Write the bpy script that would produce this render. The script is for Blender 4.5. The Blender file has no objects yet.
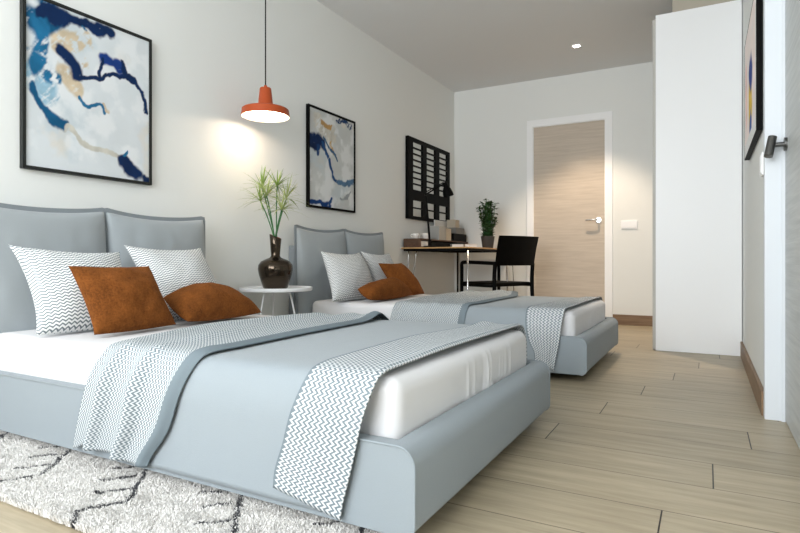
import bpy, bmesh, math, random
import numpy as np
from mathutils import Vector, Matrix
from math import pi, sin, cos, radians

S = bpy.context.scene
COL = S.collection
random.seed(4)
rng = np.random.default_rng(7)

# ------------------------------------------------------------------ room numbers (metres)
XL, XR, YB, YN, ZC = -2.508, 0.21, 5.89, -1.7, 2.537      # left, right, back, near walls, ceiling
XR2 = 1.7                                                 # the room is wider on the near side of door 2
YD = 2.66                                                 # far jamb of door 2

# ------------------------------------------------------------------ camera, world, light, exposure
cd = bpy.data.cameras.new('camera'); cam = bpy.data.objects.new('camera', cd); COL.objects.link(cam)
cam.location = (0, 0, 0.63)
cam.rotation_euler = (pi / 2, 0, math.atan2(306.3, 562.0))
cd.sensor_width = 36.0
cd.lens = 562.0 / 800.0 * 36.0
cd.shift_y = -5.9 / 800.0
cd.clip_start = 0.02
S.camera = cam

S.view_settings.view_transform = 'Standard'
S.view_settings.look = 'None'
S.view_settings.gamma = 1.0
S.view_settings.use_curve_mapping = False
S.view_settings.exposure = 0.0
try:
    S.cycles.use_denoising = True
    S.cycles.max_bounces = 10
    S.cycles.diffuse_bounces = 6
except Exception:
    pass

W = bpy.data.worlds.new('sky'); S.world = W; W.use_nodes = True
bg = W.node_tree.nodes['Background']
bg.inputs[0].default_value = (0.75, 0.87, 1.0, 1); bg.inputs[1].default_value = 1.0


def area(name, loc, rot, sx, sy, power, color):
    l = bpy.data.lights.new(name, 'AREA'); l.shape = 'RECTANGLE'; l.size = sx; l.size_y = sy
    l.energy = power; l.color = color
    o = bpy.data.objects.new(name, l); o.location = loc; o.rotation_euler = rot; COL.objects.link(o)
    return o


# daylight entering through the window in the near wall
area('window_daylight', (-1.15, YN - 0.04, 1.6), (radians(90), 0, 0), 2.6, 1.75, 142, (0.955, 0.982, 1.0))


# ------------------------------------------------------------------ colour and materials
def lin(r, g, b):
    def f(c):
        c /= 255.0
        return c / 12.92 if c <= 0.04045 else ((c + 0.055) / 1.055) ** 2.4
    return (f(r), f(g), f(b), 1.0)


class NT:
    """small helper for building node trees"""
    def __init__(s, name):
        s.m = bpy.data.materials.new(name); s.m.use_nodes = True
        s.t = s.m.node_tree; s.n = s.t.nodes; s.b = s.n['Principled BSDF']

    def node(s, kind, **kw):
        n = s.n.new(kind)
        for k, v in kw.items(): setattr(n, k, v)
        return n

    def link(s, a, b): s.t.links.new(a, b)

    def math(s, op, a, b=None, c=None):
        n = s.n.new('ShaderNodeMath'); n.operation = op
        for i, v in enumerate((a, b, c)):
            if v is None: continue
            if hasattr(v, 'links'): s.link(v, n.inputs[i])
            else: n.inputs[i].default_value = v
        return n.outputs[0]

    def mix(s, fac, a, b):
        n = s.n.new('ShaderNodeMix'); n.data_type = 'RGBA'
        for i, v in ((0, fac), (6, a), (7, b)):
            if hasattr(v, 'links'): s.link(v, n.inputs[i])
            else: n.inputs[i].default_value = v
        return n.outputs[2]

    def noise(s, scale, detail=3, vec=None, rough=.5):
        n = s.n.new('ShaderNodeTexNoise'); n.inputs['Scale'].default_value = scale
        n.inputs['Detail'].default_value = detail; n.inputs['Roughness'].default_value = rough
        if vec is not None: s.link(vec, n.inputs['Vector'])
        return n.outputs[0]

    def obj(s, scale=None):
        c = s.n.new('ShaderNodeTexCoord').outputs['Object']
        if scale is None: return c
        m = s.n.new('ShaderNodeMapping'); m.inputs['Scale'].default_value = scale; s.link(c, m.inputs[0])
        return m.outputs[0]

    def pos(s): return s.n.new('ShaderNodeNewGeometry').outputs['Position']

    def uv(s): return s.n.new('ShaderNodeTexCoord').outputs['UV']

    def xyz(s, v):
        n = s.n.new('ShaderNodeSeparateXYZ'); s.link(v, n.inputs[0]); return n.outputs

    def bump(s, h, strength=.3, dist=.002):
        n = s.n.new('ShaderNodeBump'); n.inputs['Strength'].default_value = strength
        n.inputs['Distance'].default_value = dist; s.link(h, n.inputs['Height']); s.link(n.outputs[0], s.b.inputs['Normal'])

    def base(s, v):
        if hasattr(v, 'links'): s.link(v, s.b.inputs['Base Color'])
        else: s.b.inputs['Base Color'].default_value = v

    def set(s, rough=.6, metal=0, spec=None):
        s.b.inputs['Roughness'].default_value = rough; s.b.inputs['Metallic'].default_value = metal
        if spec is not None: s.b.inputs['Specular IOR Level'].default_value = spec


def plain(name, col, rough=.6, metal=0, spec=None, var=.0, scale=20, bump=0, bscale=200):
    t = NT(name); t.set(rough, metal, spec)
    if var:
        k = 1 - var
        dark = (col[0] * k, col[1] * k, col[2] * k, 1)
        t.base(t.mix(t.noise(scale, 4, t.obj()), dark, col))
    else: t.base(col)
    if bump: t.bump(t.noise(bscale, 2, t.obj()), bump, .001)
    return t.m


def fabric(name, col, weave=900, var=.10, rough=.9):
    t = NT(name); t.set(rough, 0, .15)
    o = t.obj()
    a = t.noise(weave, 2, o); b = t.noise(9, 3, o)
    k = 1 - var
    c1 = t.mix(a, (col[0] * (1 - var * 1.6), col[1] * (1 - var * 1.6), col[2] * (1 - var * 1.6), 1), col)
    c2 = t.mix(t.math('MULTIPLY', b, .5), c1, (col[0] * k, col[1] * k, col[2] * k, 1))
    t.base(c2); t.bump(a, .35, .0015)
    t.b.inputs['Sheen Weight'].default_value = .15
    return t.m


def zigzag(name, ground, thread, P, SP, A, duty, axis='v', plain_hi=None, hem=None):
    """zigzag weave laid out in metres on the UVs; lines run along v (throws) or u (pillows)"""
    t = NT(name); t.set(.9, 0, .12)
    u = t.xyz(t.uv())
    along, across = (u[1], u[0]) if axis == 'v' else (u[0], u[1])
    tri = t.math('PINGPONG', t.math('DIVIDE', along, P / 2), 1.0)
    sh = t.math('ADD', across, t.math('MULTIPLY', tri, A * 2))
    fr = t.math('FRACT', t.math('DIVIDE', sh, SP))
    on = t.math('LESS_THAN', fr, duty)
    if plain_hi is not None:            # plain woven border beside the pattern
        on = t.math('MULTIPLY', on, t.math('LESS_THAN', sh, plain_hi))
    if hem is not None:
        on = t.math('MULTIPLY', on, t.math('GREATER_THAN', sh, hem))
    n = t.noise(700, 2, t.obj())
    g2 = (ground[0] * .8, ground[1] * .8, ground[2] * .8, 1)
    t.base(t.mix(on, t.mix(n, g2, ground), thread))
    t.bump(t.math('ADD', t.math('MULTIPLY', on, .8), t.math('MULTIPLY', n, .4)), .35, .002)
    return t.m


def wood(name, c1, c2, grain=(1.2, 22, 22), rough=.55, bump=.08, streak=(0.6, 60, 60)):
    t = NT(name); t.set(rough, 0, .35)
    a = t.noise(3.0, 5, t.obj(grain), .6); b = t.noise(3.0, 3, t.obj(streak), .6)
    f = t.math('ADD', t.math('MULTIPLY', a, .65), t.math('MULTIPLY', b, .35))
    r = t.node('ShaderNodeValToRGB'); t.link(f, r.inputs[0])
    r.color_ramp.elements[0].position = .33; r.color_ramp.elements[0].color = c1
    r.color_ramp.elements[1].position = .67; r.color_ramp.elements[1].color = c2
    t.base(r.outputs[0]); t.bump(f, bump, .001)
    return t.m


def emit(name, col, strength):
    t = NT(name); t.base((0, 0, 0, 1) if strength > 50 else col)
    t.b.inputs['Emission Color'].default_value = col; t.b.inputs['Emission Strength'].default_value = strength
    return t.m


def floor_mat():
    t = NT('oak plank floor')
    p = t.xyz(t.pos()); x, y = p[0], p[1]
    PW, PL = .2156, 1.151
    r = t.math('DIVIDE', t.math('SUBTRACT', y, 1.561), PW)
    n = t.math('FLOOR', r); fy = t.math('SUBTRACT', r, n)
    odd = t.math('FLOORED_MODULO', n, 2.0)
    x0 = t.math('ADD', t.math('MULTIPLY', n, .0577), t.math('ADD', t.math('MULTIPLY', odd, .5755), -.616))
    q = t.math('DIVIDE', t.math('SUBTRACT', x, x0), PL)
    k = t.math('FLOOR', q); fx = t.math('SUBTRACT', q, k)
    ex = t.math('MULTIPLY', t.math('MINIMUM', fx, t.math('SUBTRACT', 1.0, fx)), PL)
    ey = t.math('MULTIPLY', t.math('MINIMUM', fy, t.math('SUBTRACT', 1.0, fy)), PW)
    joint = t.math('LESS_THAN', ex, .0019)
    seam = t.math('LESS_THAN', ey, .0017)
    cv = t.node('ShaderNodeCombineXYZ'); t.link(n, cv.inputs[0]); t.link(k, cv.inputs[1])
    wn = t.node('ShaderNodeTexWhiteNoise'); wn.noise_dimensions = '2D'; t.link(cv.outputs[0], wn.inputs['Vector'])
    rv = wn.outputs['Value']
    # grain, offset per plank
    gv = t.node('ShaderNodeCombineXYZ')
    t.link(t.math('ADD', t.math('MULTIPLY', x, 1.3), t.math('MULTIPLY', rv, 37.0)), gv.inputs[0])
    t.link(t.math('MULTIPLY', y, 13.0), gv.inputs[1]); t.link(t.math('MULTIPLY', rv, 11.0), gv.inputs[2])
    g = t.noise(2.4, 6, gv.outputs[0], .62)
    gv2 = t.node('ShaderNodeCombineXYZ')
    t.link(t.math('ADD', t.math('MULTIPLY', x, 2.0), t.math('MULTIPLY', rv, 91.0)), gv2.inputs[0])
    t.link(t.math('MULTIPLY', y, 110.0), gv2.inputs[1])
    g2 = t.noise(2.0, 3, gv2.outputs[0], .6)
    f = t.math('ADD', t.math('MULTIPLY', g, .84), t.math('MULTIPLY', g2, .16))
    rp = t.node('ShaderNodeValToRGB'); t.link(f, rp.inputs[0])
    rp.color_ramp.elements[0].position = .30; rp.color_ramp.elements[0].color = lin(152, 139, 116)
    rp.color_ramp.elements[1].position = .68; rp.color_ramp.elements[1].color = lin(185, 172, 147)
    tone = t.math('ADD', .90, t.math('MULTIPLY', rv, .17))
    c = t.node('ShaderNodeMix', data_type='RGBA', blend_type='MULTIPLY'); c.inputs[0].default_value = 1
    t.link(rp.outputs[0], c.inputs[6])
    cc = t.node('ShaderNodeCombineXYZ'); [t.link(tone, cc.inputs[i]) for i in range(3)]
    t.link(cc.outputs[0], c.inputs[7])
    c2 = t.mix(t.math('MULTIPLY', seam, .8), c.outputs[2], lin(62, 52, 42))
    c3 = t.mix(joint, c2, lin(30, 26, 22))
    t.base(c3)
    t.set(.42, 0, .4)
    t.bump(t.math('SUBTRACT', f, t.math('MULTIPLY', t.math('MAXIMUM', seam, joint), 2.0)), .12, .001)
    return t.m


def canvas_mat(name):
    t = NT(name); t.set(.75, 0, .2)
    a = t.node('ShaderNodeAttribute', attribute_name='paint'); t.base(a.outputs['Color'])
    t.bump(t.noise(300, 2, t.obj()), .1, .001)
    return t.m


M = {}
M['wall'] = plain('white wall paint', lin(234, 236, 234), .85, 0, .2, bump=.05, bscale=260)
M['ceiling'] = plain('ceiling paint', lin(226, 228, 230), .9, 0, .1)
M['floor'] = floor_mat()
M['white'] = plain('white lacquer', lin(241, 242, 243), .38, 0, .4)
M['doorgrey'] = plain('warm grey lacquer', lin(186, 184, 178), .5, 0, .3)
M['trim'] = plain('white door trim', lin(246, 247, 248), .45, 0, .4)
M['casing2'] = plain('cool white trim', lin(220, 225, 230), .4, 0, .4)
M['skirting'] = wood('brown oak skirting', lin(116, 92, 70), lin(146, 120, 94), (1.5, 1.5, 30), .5)
M['skirtingy'] = wood('brown oak skirting lengthwise', lin(116, 92, 70), lin(146, 120, 94), (30, 1.5, 30), .5)
M['door'] = wood('bleached oak door', lin(186, 173, 158), lin(206, 194, 179), (1.1, 4, 16), .5, .04, (1.0, 4, 70))
M['door2'] = wood('grey oak door', lin(176, 180, 180), lin(200, 203, 202), (4, 1.1, 18), .45, .04, (4, .8, 60))
M['bed'] = fabric('blue grey upholstery', lin(147, 156, 162), 750, .08)
M['bedhead'] = fabric('blue grey cushion cloth', lin(164, 171, 175), 750, .08)
M['flange'] = fabric('grey flange cloth', lin(136, 143, 148), 750, .08)
M['spread'] = fabric('plain blue grey cover', lin(153, 162, 168), 650, .10)
M['sheet'] = fabric('white cotton sheet', lin(221, 221, 223), 700, .02)
M['zig_throw'] = zigzag('zigzag throw weave', lin(122, 134, 141), lin(216, 219, 221), .0150, .0140, .0052, .46, 'v', None, .012)
M['zig_throw_border'] = zigzag('zigzag throw weave with plain border', lin(122, 134, 141), lin(208, 212, 214), .0130, .0125, .0048, .45, 'v', .418, -9)
M['zig_pillow'] = zigzag('fine zigzag pillow weave', lin(122, 134, 140), lin(238, 240, 240), .0205, .0118, .0034, .58, 'u')
M['zig_pillow2'] = zigzag('fine zigzag pillow weave, tight', lin(132, 141, 145), lin(234, 235, 235), .017, .0105, .0030, .58, 'u')
M['black'] = plain('black paint', lin(6, 6, 6), .55, 0, .08)
M['blackwood'] = plain('black stained wood', lin(5, 5, 5), .55, 0, .08)
M['charcoal'] = plain('charcoal frame paint', lin(34, 36, 35), .5, 0, .3)
M['copper'] = plain('burnt orange enamel', lin(178, 78, 38), .38, .1, .35, var=.12, scale=6)
M['lampwhite'] = plain('white reflector', lin(250, 244, 232), .5)
M['chrome'] = plain('brushed steel', (.62, .62, .62, 1), .22, 1)
M['satin'] = plain('satin nickel', (.17, .17, .165, 1), .3, 1)
M['vase'] = plain('bronze mirror glaze', (.060, .045, .032, 1), .08, .85, .6)
M['amber'] = plain('amber glaze', lin(190, 84, 20), .25, 0, .6, var=.4, scale=30)
M['stalk'] = plain('green stalk', lin(62, 112, 64), .5, 0, .3)
M['blade'] = plain('papyrus leaf', lin(150, 176, 92), .5, 0, .3, var=.35, scale=18)
M['blade2'] = plain('papyrus leaf, yellow green', lin(176, 190, 122), .5, 0, .3, var=.35, scale=18)
M['leaf'] = plain('dark green leaf', lin(60, 92, 46), .45, 0, .4, var=.5, scale=14)
M['pot'] = plain('dark grey pot', lin(62, 62, 62), .6)
M['soil'] = plain('potting soil', lin(46, 36, 28), .95)
M['walnut'] = wood('walnut', lin(66, 46, 34), lin(98, 72, 54), (10, 1.5, 20), .5)
M['desktop'] = wood('oak desk board', lin(176, 136, 88), lin(204, 166, 116), (16, 1.3, 16), .45)
M['mirror'] = plain('mirror glass', (.60, .585, .55, 1), .03, 1)
M['paper'] = plain('white paper', lin(226, 224, 220), .8)
M['beige'] = plain('beige card', lin(188, 178, 160), .8)
M['grey'] = plain('grey card', lin(128, 128, 124), .8)
M['greyblue'] = plain('grey blue cover', lin(120, 128, 132), .6)
M['china'] = plain('white china', lin(236, 232, 226), .25, 0, .5)
M['card'] = plain('taupe card', lin(176, 168, 154), .8)
M['rugw'] = plain('cream wool', lin(230, 228, 225), .95, 0, .1)
M['rugd'] = plain('charcoal wool', lin(84, 85, 88), .95, 0, .1)
M['canvas'] = canvas_mat('painted canvas')
M['glow'] = emit('warm lamp glass', (1.0, .83, .62, 1), 9)
M['downlight'] = emit('downlight lens', (1.0, .93, .82, 1), 30)
M['cable'] = plain('grey cable', lin(120, 116, 110), .6)
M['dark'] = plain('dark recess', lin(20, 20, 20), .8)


def rust():
    t = NT('rust plush')
    t.set(.95, 0, .1)
    a = t.noise(130, 5, t.obj(), .75); b = t.noise(14, 4, t.obj(), .6)
    f = t.math('ADD', t.math('MULTIPLY', a, .6), t.math('MULTIPLY', b, .4))
    r = t.node('ShaderNodeValToRGB'); t.link(f, r.inputs[0])
    r.color_ramp.elements[0].position = .32; r.color_ramp.elements[0].color = lin(72, 39, 14)
    r.color_ramp.elements[1].position = .68; r.color_ramp.elements[1].color = lin(142, 84, 38)
    t.base(r.outputs[0]); t.bump(f, .9, .006)
    t.b.inputs['Sheen Weight'].default_value = .12
    t.b.inputs['Sheen Tint'].default_value = lin(230, 150, 90)
    return t.m


M['rust'] = rust()
gl = NT('window glass'); gl.b.inputs['Transmission Weight'].default_value = 1; gl.set(0.0, 0); gl.b.inputs['IOR'].default_value = 1.0
gl.base((1, 1, 1, 1)); M['glass'] = gl.m


# ------------------------------------------------------------------ object helpers
def obj(name, bm, mat, parent=None, smooth=False, loc=None, angle=None):
    """one mesh object from a bmesh"""
    me = bpy.data.meshes.new(name)
    bmesh.ops.recalc_face_normals(bm, faces=bm.faces[:])
    bm.to_mesh(me); bm.free()
    mats = mat if isinstance(mat, (list, tuple)) else [mat]
    for m in mats: me.materials.append(m)
    if smooth:
        me.polygons.foreach_set('use_smooth', [True] * len(me.polygons))
        if angle is not None: me.set_sharp_from_angle(angle=radians(angle))
    o = bpy.data.objects.new(name, me); COL.objects.link(o)
    if loc is not None: o.location = loc
    if parent is not None: o.parent = parent
    return o


def raw(name, verts, faces, mat, parent=None, smooth=True, uvs=None):
    me = bpy.data.meshes.new(name)
    me.from_pydata([tuple(map(float, v)) for v in verts], [], [tuple(map(int, f)) for f in faces])
    for m in (mat if isinstance(mat, (list, tuple)) else [mat]): me.materials.append(m)
    if uvs is not None:
        l = me.uv_layers.new(name='UVMap')
        idx = np.empty(len(me.loops), dtype=np.int32); me.loops.foreach_get('vertex_index', idx)
        l.data.foreach_set('uv', np.asarray(uvs, dtype=np.float32)[idx].ravel())
    if smooth: me.polygons.foreach_set('use_smooth', [True] * len(me.polygons))
    me.update()
    o = bpy.data.objects.new(name, me); COL.objects.link(o)
    if parent is not None: o.parent = parent
    return o


def tag(o, label=None, cat=None, group=None, kind=None):
    if label: o['label'] = label
    if cat: o['category'] = cat
    if group: o['group'] = group
    if kind: o['kind'] = kind
    return o


def thing(name, label, cat, loc=(0, 0, 0), rz=0, group=None):
    o = bpy.data.objects.new(name, None); COL.objects.link(o); o.empty_display_size = .05
    o.location = loc; o.rotation_euler = (0, 0, rz)
    return tag(o, label, cat, group)


def box(bm, x0, x1, y0, y1, z0, z1, bev=0, seg=2, M4=None):
    r = bmesh.ops.create_cube(bm, size=1)
    vs = r['verts']
    for v in vs:
        v.co = Vector(((x0 + x1) / 2 + v.co.x * (x1 - x0), (y0 + y1) / 2 + v.co.y * (y1 - y0), (z0 + z1) / 2 + v.co.z * (z1 - z0)))
    if bev:
        es = list({e for v in vs for e in v.link_edges})
        rb = bmesh.ops.bevel(bm, geom=es, offset=bev, segments=seg, affect='EDGES', profile=.5)
        vs = list({v for f in rb['faces'] for v in f.verts} | {v for v in vs if v.is_valid})
    if M4 is not None:
        bmesh.ops.transform(bm, matrix=M4, verts=vs)
    return vs


def boxes(*bs, bev=0):
    bm = bmesh.new()
    for b in bs: box(bm, *b, bev=bev)
    return bm


def tube(bm, pts, r, n=8, cap=True):
    pts = [Vector(p) for p in pts]; rings = []
    rad = r if hasattr(r, '__len__') else [r] * len(pts)
    up = None
    for i, p in enumerate(pts):
        d = (pts[min(i + 1, len(pts) - 1)] - pts[max(i - 1, 0)]).normalized()
        if up is None:
            up = Vector((0, 0, 1)) if abs(d.z) < .9 else Vector((1, 0, 0))
        a = d.cross(up).normalized(); b = a.cross(d).normalized(); up = b
        rings.append([bm.verts.new(p + (a * cos(2 * pi * k / n) + b * sin(2 * pi * k / n)) * rad[i]) for k in range(n)])
    for A, B in zip(rings, rings[1:]):
        for k in range(n):
            bm.faces.new((A[k], A[(k + 1) % n], B[(k + 1) % n], B[k]))
    if cap:
        bm.faces.new(rings[0][::-1]); bm.faces.new(rings[-1])


def lathe(bm, prof, n=40, tilt=None, cap0=True, cap1=True, origin=(0, 0, 0)):
    rings = []
    for i, (r, z) in enumerate(prof):
        rings.append([bm.verts.new((origin[0] + r * cos(2 * pi * k / n), origin[1] + r * sin(2 * pi * k / n),
                                    origin[2] + z + (tilt(i, r * cos(2 * pi * k / n), r * sin(2 * pi * k / n)) if tilt else 0))) for k in range(n)])
    for A, B in zip(rings, rings[1:]):
        for k in range(n):
            bm.faces.new((A[k], A[(k + 1) % n], B[(k + 1) % n], B[k]))
    if cap0: bm.faces.new(rings[0][::-1])
    if cap1: bm.faces.new(rings[-1])


def chaikin(pts, it=3):
    P = [np.array(p, float) for p in pts]
    for _ in range(it):
        Q = [P[0]]
        for a, b in zip(P, P[1:]): Q += [a * .75 + b * .25, a * .25 + b * .75]
        Q.append(P[-1]); P = Q
    return np.array(P)


def resample(P, n):
    d = np.r_[0, np.cumsum(np.linalg.norm(np.diff(P, axis=0), axis=1))]
    s = np.linspace(0, d[-1], n)
    return np.stack([np.interp(s, d, P[:, k]) for k in range(P.shape[1])], 1), s


def smooth01(x): x = np.clip(x, 0, 1); return x * x * (3 - 2 * x)


def vnoise(u, v, seed=0, octaves=4):
    """fractal value noise in [0,1]"""
    out = np.zeros_like(u); amp = .5; tot = 0
    for o in range(octaves):
        g = np.random.default_rng(seed + o * 17).random((64, 64))
        uu = u * 2 ** o; vv = v * 2 ** o
        i = np.floor(uu).astype(int); j = np.floor(vv).astype(int)
        a = smooth01(uu - i); b = smooth01(vv - j)
        i %= 64; j %= 64; i1 = (i + 1) % 64; j1 = (j + 1) % 64
        out += amp * ((g[i, j] * (1 - a) + g[i1, j] * a) * (1 - b) + (g[i, j1] * (1 - a) + g[i1, j1] * a) * b)
        tot += amp; amp *= .5
    return out / tot


def grid_faces(nu, nv, off=0, flip=False):
    i = np.arange(nu - 1)[:, None]; j = np.arange(nv - 1)[None, :]
    a = off + i * nv + j
    f = np.stack([a, a + nv, a + nv + 1, a + 1], -1).reshape(-1, 4)
    return f[:, ::-1] if flip else f


def rounded_box(name, lo, hi, r, cuts, mat, parent=None, fn=None):
    """box with rounded edges built from six grids; fn displaces (points, normals)"""
    lo = np.array(lo, float); hi = np.array(hi, float); V = []; F = []; off = 0
    inner_lo, inner_hi = lo + r, hi - r
    def axis_pts(a):
        k = 5
        th = np.linspace(0, 1, k)
        return np.r_[lo[a] + r * (1 - np.cos(th * pi / 2))[:-1] if False else lo[a] + r * th[:-1], np.linspace(inner_lo[a], inner_hi[a], cuts[a]), hi[a] - r * (1 - th[1:])]
    for ax in range(3):
        b, c = [(1, 2), (2, 0), (0, 1)][ax]
        pb, pc = axis_pts(b), axis_pts(c)
        for side in (0, 1):
            B, Cc = np.meshgrid(pb, pc, indexing='ij')
            P = np.zeros(B.shape + (3,)); P[..., b] = B; P[..., c] = Cc; P[..., ax] = hi[ax] if side else lo[ax]
            q = np.clip(P, inner_lo, inner_hi); d = P - q
            n = d / np.maximum(np.linalg.norm(d, axis=-1, keepdims=True), 1e-9)
            P = q + n * r
            P, n = P.reshape(-1, 3), n.reshape(-1, 3)
            if fn is not None: P = fn(P, n)
            V.append(P); F.append(grid_faces(len(pb), len(pc), off, flip=not side)); off += len(P)
    V = np.concatenate(V); F = np.concatenate(F)
    o = raw(name, V, F, mat, parent)
    bm = bmesh.new(); bm.from_mesh(o.data); bmesh.ops.remove_doubles(bm, verts=bm.verts[:], dist=1e-5)
    bmesh.ops.recalc_face_normals(bm, faces=bm.faces[:]); bm.to_mesh(o.data); bm.free()
    return o


def pillow(name, TL, TR, BL, BR, T, mat, parent=None, pinch=.06, power=.5, back=.8, N=34, seed=0, wr=.006, flange=None, sag=0., uvo=(0, 0)):
    """cushion spanned by four corners; T is the half thickness on the front"""
    TL, TR, BL, BR = [np.array(p, float) for p in (TL, TR, BL, BR)]
    e1 = (TR - TL + BR - BL) / 2; e2 = (TL - BL + TR - BR) / 2
    nrm = np.cross(e1, e2); nrm /= np.linalg.norm(nrm)
    th = np.linspace(-1, 1, N); t = np.sin(th * pi / 2) * .35 + th * .65
    a, b = np.meshgrid(t, t, indexing='ij')
    A = a * (1 - pinch * (1 - b * b)); B = b * (1 - np.where(b > 0, pinch, -.12 * abs(pinch)) * (1 - a * a))
    u = (A + 1) / 2; v = (B + 1) / 2
    base = ((1 - u) * (1 - v))[..., None] * BL + (u * (1 - v))[..., None] * BR + ((1 - u) * v)[..., None] * TL + (u * v)[..., None] * TR
    if sag: base[..., 2] -= sag * (1 - a * a) * np.clip(b, 0, 1) ** 2
    h = np.clip((1 - a * a) * (1 - b * b), 0, 1) ** power
    wn = (vnoise(u * 3 + 3, v * 3 + 5, seed, 3) - .5)
    wn2 = (vnoise(u * 9 + 1, v * 5 + 2, seed + 5, 2) - .5)
    hf = h * (T + wn * wr * 4 + wn2 * wr * 1.5)
    hb = h * (T * back)
    front = base + nrm * hf[..., None]; rear = base - nrm * hb[..., None]
    W_ = np.linalg.norm(e1); H_ = np.linalg.norm(e2)
    uv = np.stack([u * W_ + uvo[0], v * H_ + uvo[1]], -1).reshape(-1, 2)
    V = np.concatenate([front.reshape(-1, 3), rear.reshape(-1, 3)])
    F = np.concatenate([grid_faces(N, N, 0), grid_faces(N, N, N * N, True)])
    o = raw(name, V, F, mat, parent, uvs=np.concatenate([uv, uv]))
    bm = bmesh.new(); bm.from_mesh(o.data); bmesh.ops.remove_doubles(bm, verts=bm.verts[:], dist=1e-5)
    bm.to_mesh(o.data); bm.free()
    if flange:
        # flat border sewn round the left side, the top and the right side
        path = [base[0, j] for j in range(0, N)] + [base[i, N - 1] for i in range(1, N)] + [base[N - 1, j] for j in range(N - 2, -1, -1)]
        cen = base[N // 2, N // 2]; P = np.array(path); n = len(P)
        tang = np.gradient(P, axis=0); tang /= np.linalg.norm(tang, axis=1)[:, None]
        out = np.cross(tang, -nrm); sgn = np.sign(np.sum(out * (P - cen), axis=1)); out *= sgn[:, None]
        w = flange * (1 + .05 * np.sin(np.arange(n) * .21))
        V = []
        for k, (d, e) in enumerate(((-.004, .004), (1, .002), (1, -.002), (-.004, -.004))):
            V.append(P + out * (w * d if d == 1 else d)[..., None] * 1.0 + nrm * e if d == 1 else P + out * d + nrm * e)
        V = np.concatenate(V); F = []
        for k in range(4):
            for i in range(n - 1):
                F.append((k * n + i, k * n + i + 1, ((k + 1) % 4) * n + i + 1, ((k + 1) % 4) * n + i))
        F.append([0, n, 2 * n, 3 * n]); F.append([n - 1, 4 * n - 1, 3 * n - 1, 2 * n - 1])
        raw('flange', V, F, M['flange'], o, smooth=False)
    return o


# ------------------------------------------------------------------ the setting
def struct(name, bm, mat, parent=None, label=None):
    o = obj(name, bm, mat, parent)
    if parent is None: o['kind'] = 'structure'
    if label: o['label'] = label
    return o


struct('floor', boxes((XL - .15, XR2 + .15, YN - .15, YB + .15, -.12, 0)), M['floor'])
struct('ceiling', boxes((XL - .15, XR2 + .15, YN - .15, YB + .15, ZC, ZC + .12)), M['ceiling'])
struct('wall_left', boxes((XL - .12, XL, YN - .12, YB + .12, 0, ZC)), M['wall'])
DX0, DX1, DZ = -1.607, -.885, 2.037                      # back door opening
struct('wall_back', boxes((XL, DX0, YB, YB + .12, 0, ZC), (DX1, XR2, YB, YB + .12, 0, ZC), (DX0, DX1, YB, YB + .12, DZ, ZC)), M['wall'])
WX0, WX1, WZ0, WZ1 = -2.48, .18, .70, 2.50                   # window behind the viewpoint
struct('wall_front', boxes((XL, WX0, YN - .12, YN, 0, ZC), (WX1, XR2, YN - .12, YN, 0, ZC), (WX0, WX1, YN - .12, YN, 0, WZ0), (WX0, WX1, YN - .12, YN, WZ1, ZC)), M['wall'])
# right wall: beyond door 2, above it, the stub on its near side, then the wider near end of the room
RD0 = YD - 1.04
struct('wall_right', boxes((XR, XR2 + .1, YD, YB, 0, ZC), (XR, XR + .12, RD0, YD, 2.06, ZC), (XR, XR + .12, RD0 - .25, RD0, 0, ZC),
                           (XR + .12, XR2 + .1, RD0 - .25, RD0 - .13, 0, ZC), (XR2, XR2 + .1, YN, RD0 - .25, 0, ZC)), M['wall'])
w = struct('window_1', boxes((WX0, WX0 + .05, YN - .11, YN - .06, WZ0, WZ1), (WX1 - .05, WX1, YN - .11, YN - .06, WZ0, WZ1), (WX0 + .05, WX1 - .05, YN - .11, YN - .06, WZ0, WZ0 + .05),
                             (WX0 + .05, WX1 - .05, YN - .11, YN - .06, WZ1 - .05, WZ1), (-1.175, -1.125, YN - .11, YN - .06, WZ0 + .05, WZ1 - .05)), M['trim'])
struct('pane', boxes((WX0 + .05, -1.175, YN - .087, YN - .083, WZ0 + .05, WZ1 - .05), (-1.125, WX1 - .05, YN - .087, YN - .083, WZ0 + .05, WZ1 - .05)), M['glass'], w)

# door 1 in the back wall
d1 = struct('door_1', boxes((DX0 + .004, DX1 - .004, YB + .012, YB + .052, .004, DZ - .004)), M['door'], label='pale oak door leaf with horizontal grain')
cs = .064
bm = boxes((DX0 - cs, DX0, YB - .014, YB, 0, DZ + cs + .008), (DX1, DX1 + cs + .008, YB - .014, YB, 0, DZ + cs + .008), (DX0, DX1, YB - .014, YB, DZ, DZ + cs + .008),
           (DX0 - .001, DX0 + .004, YB, YB + .05, 0, DZ), (DX1 - .004, DX1 + .001, YB, YB + .05, 0, DZ), (DX0, DX1, YB, YB + .05, DZ - .004, DZ + .001))
struct('casing', bm, M['trim'], d1, 'white painted casing')
bm = bmesh.new()
hx, hz = -.948, 1.037
tube(bm, [(hx, YB + .014, hz), (hx, YB + .002, hz)], .026, 24)
tube(bm, [(hx, YB + .004, hz), (hx, YB - .045, hz)], .009, 12)
tube(bm, chaikin([(hx, YB - .036, hz), (hx - .02, YB - .05, hz + .002), (hx - .06, YB - .052, hz + .002), (hx - .115, YB - .046, hz - .002)], 2), [.009] * 11 + [.007] * 2 if False else .0085, 10)
tube(bm, [(hx, YB + .014, hz - .075), (hx, YB + .004, hz - .075)], .0001, 8)
obj('handle', bm, M['chrome'], d1, True, angle=40)['label'] = 'chrome lever handle'

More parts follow.
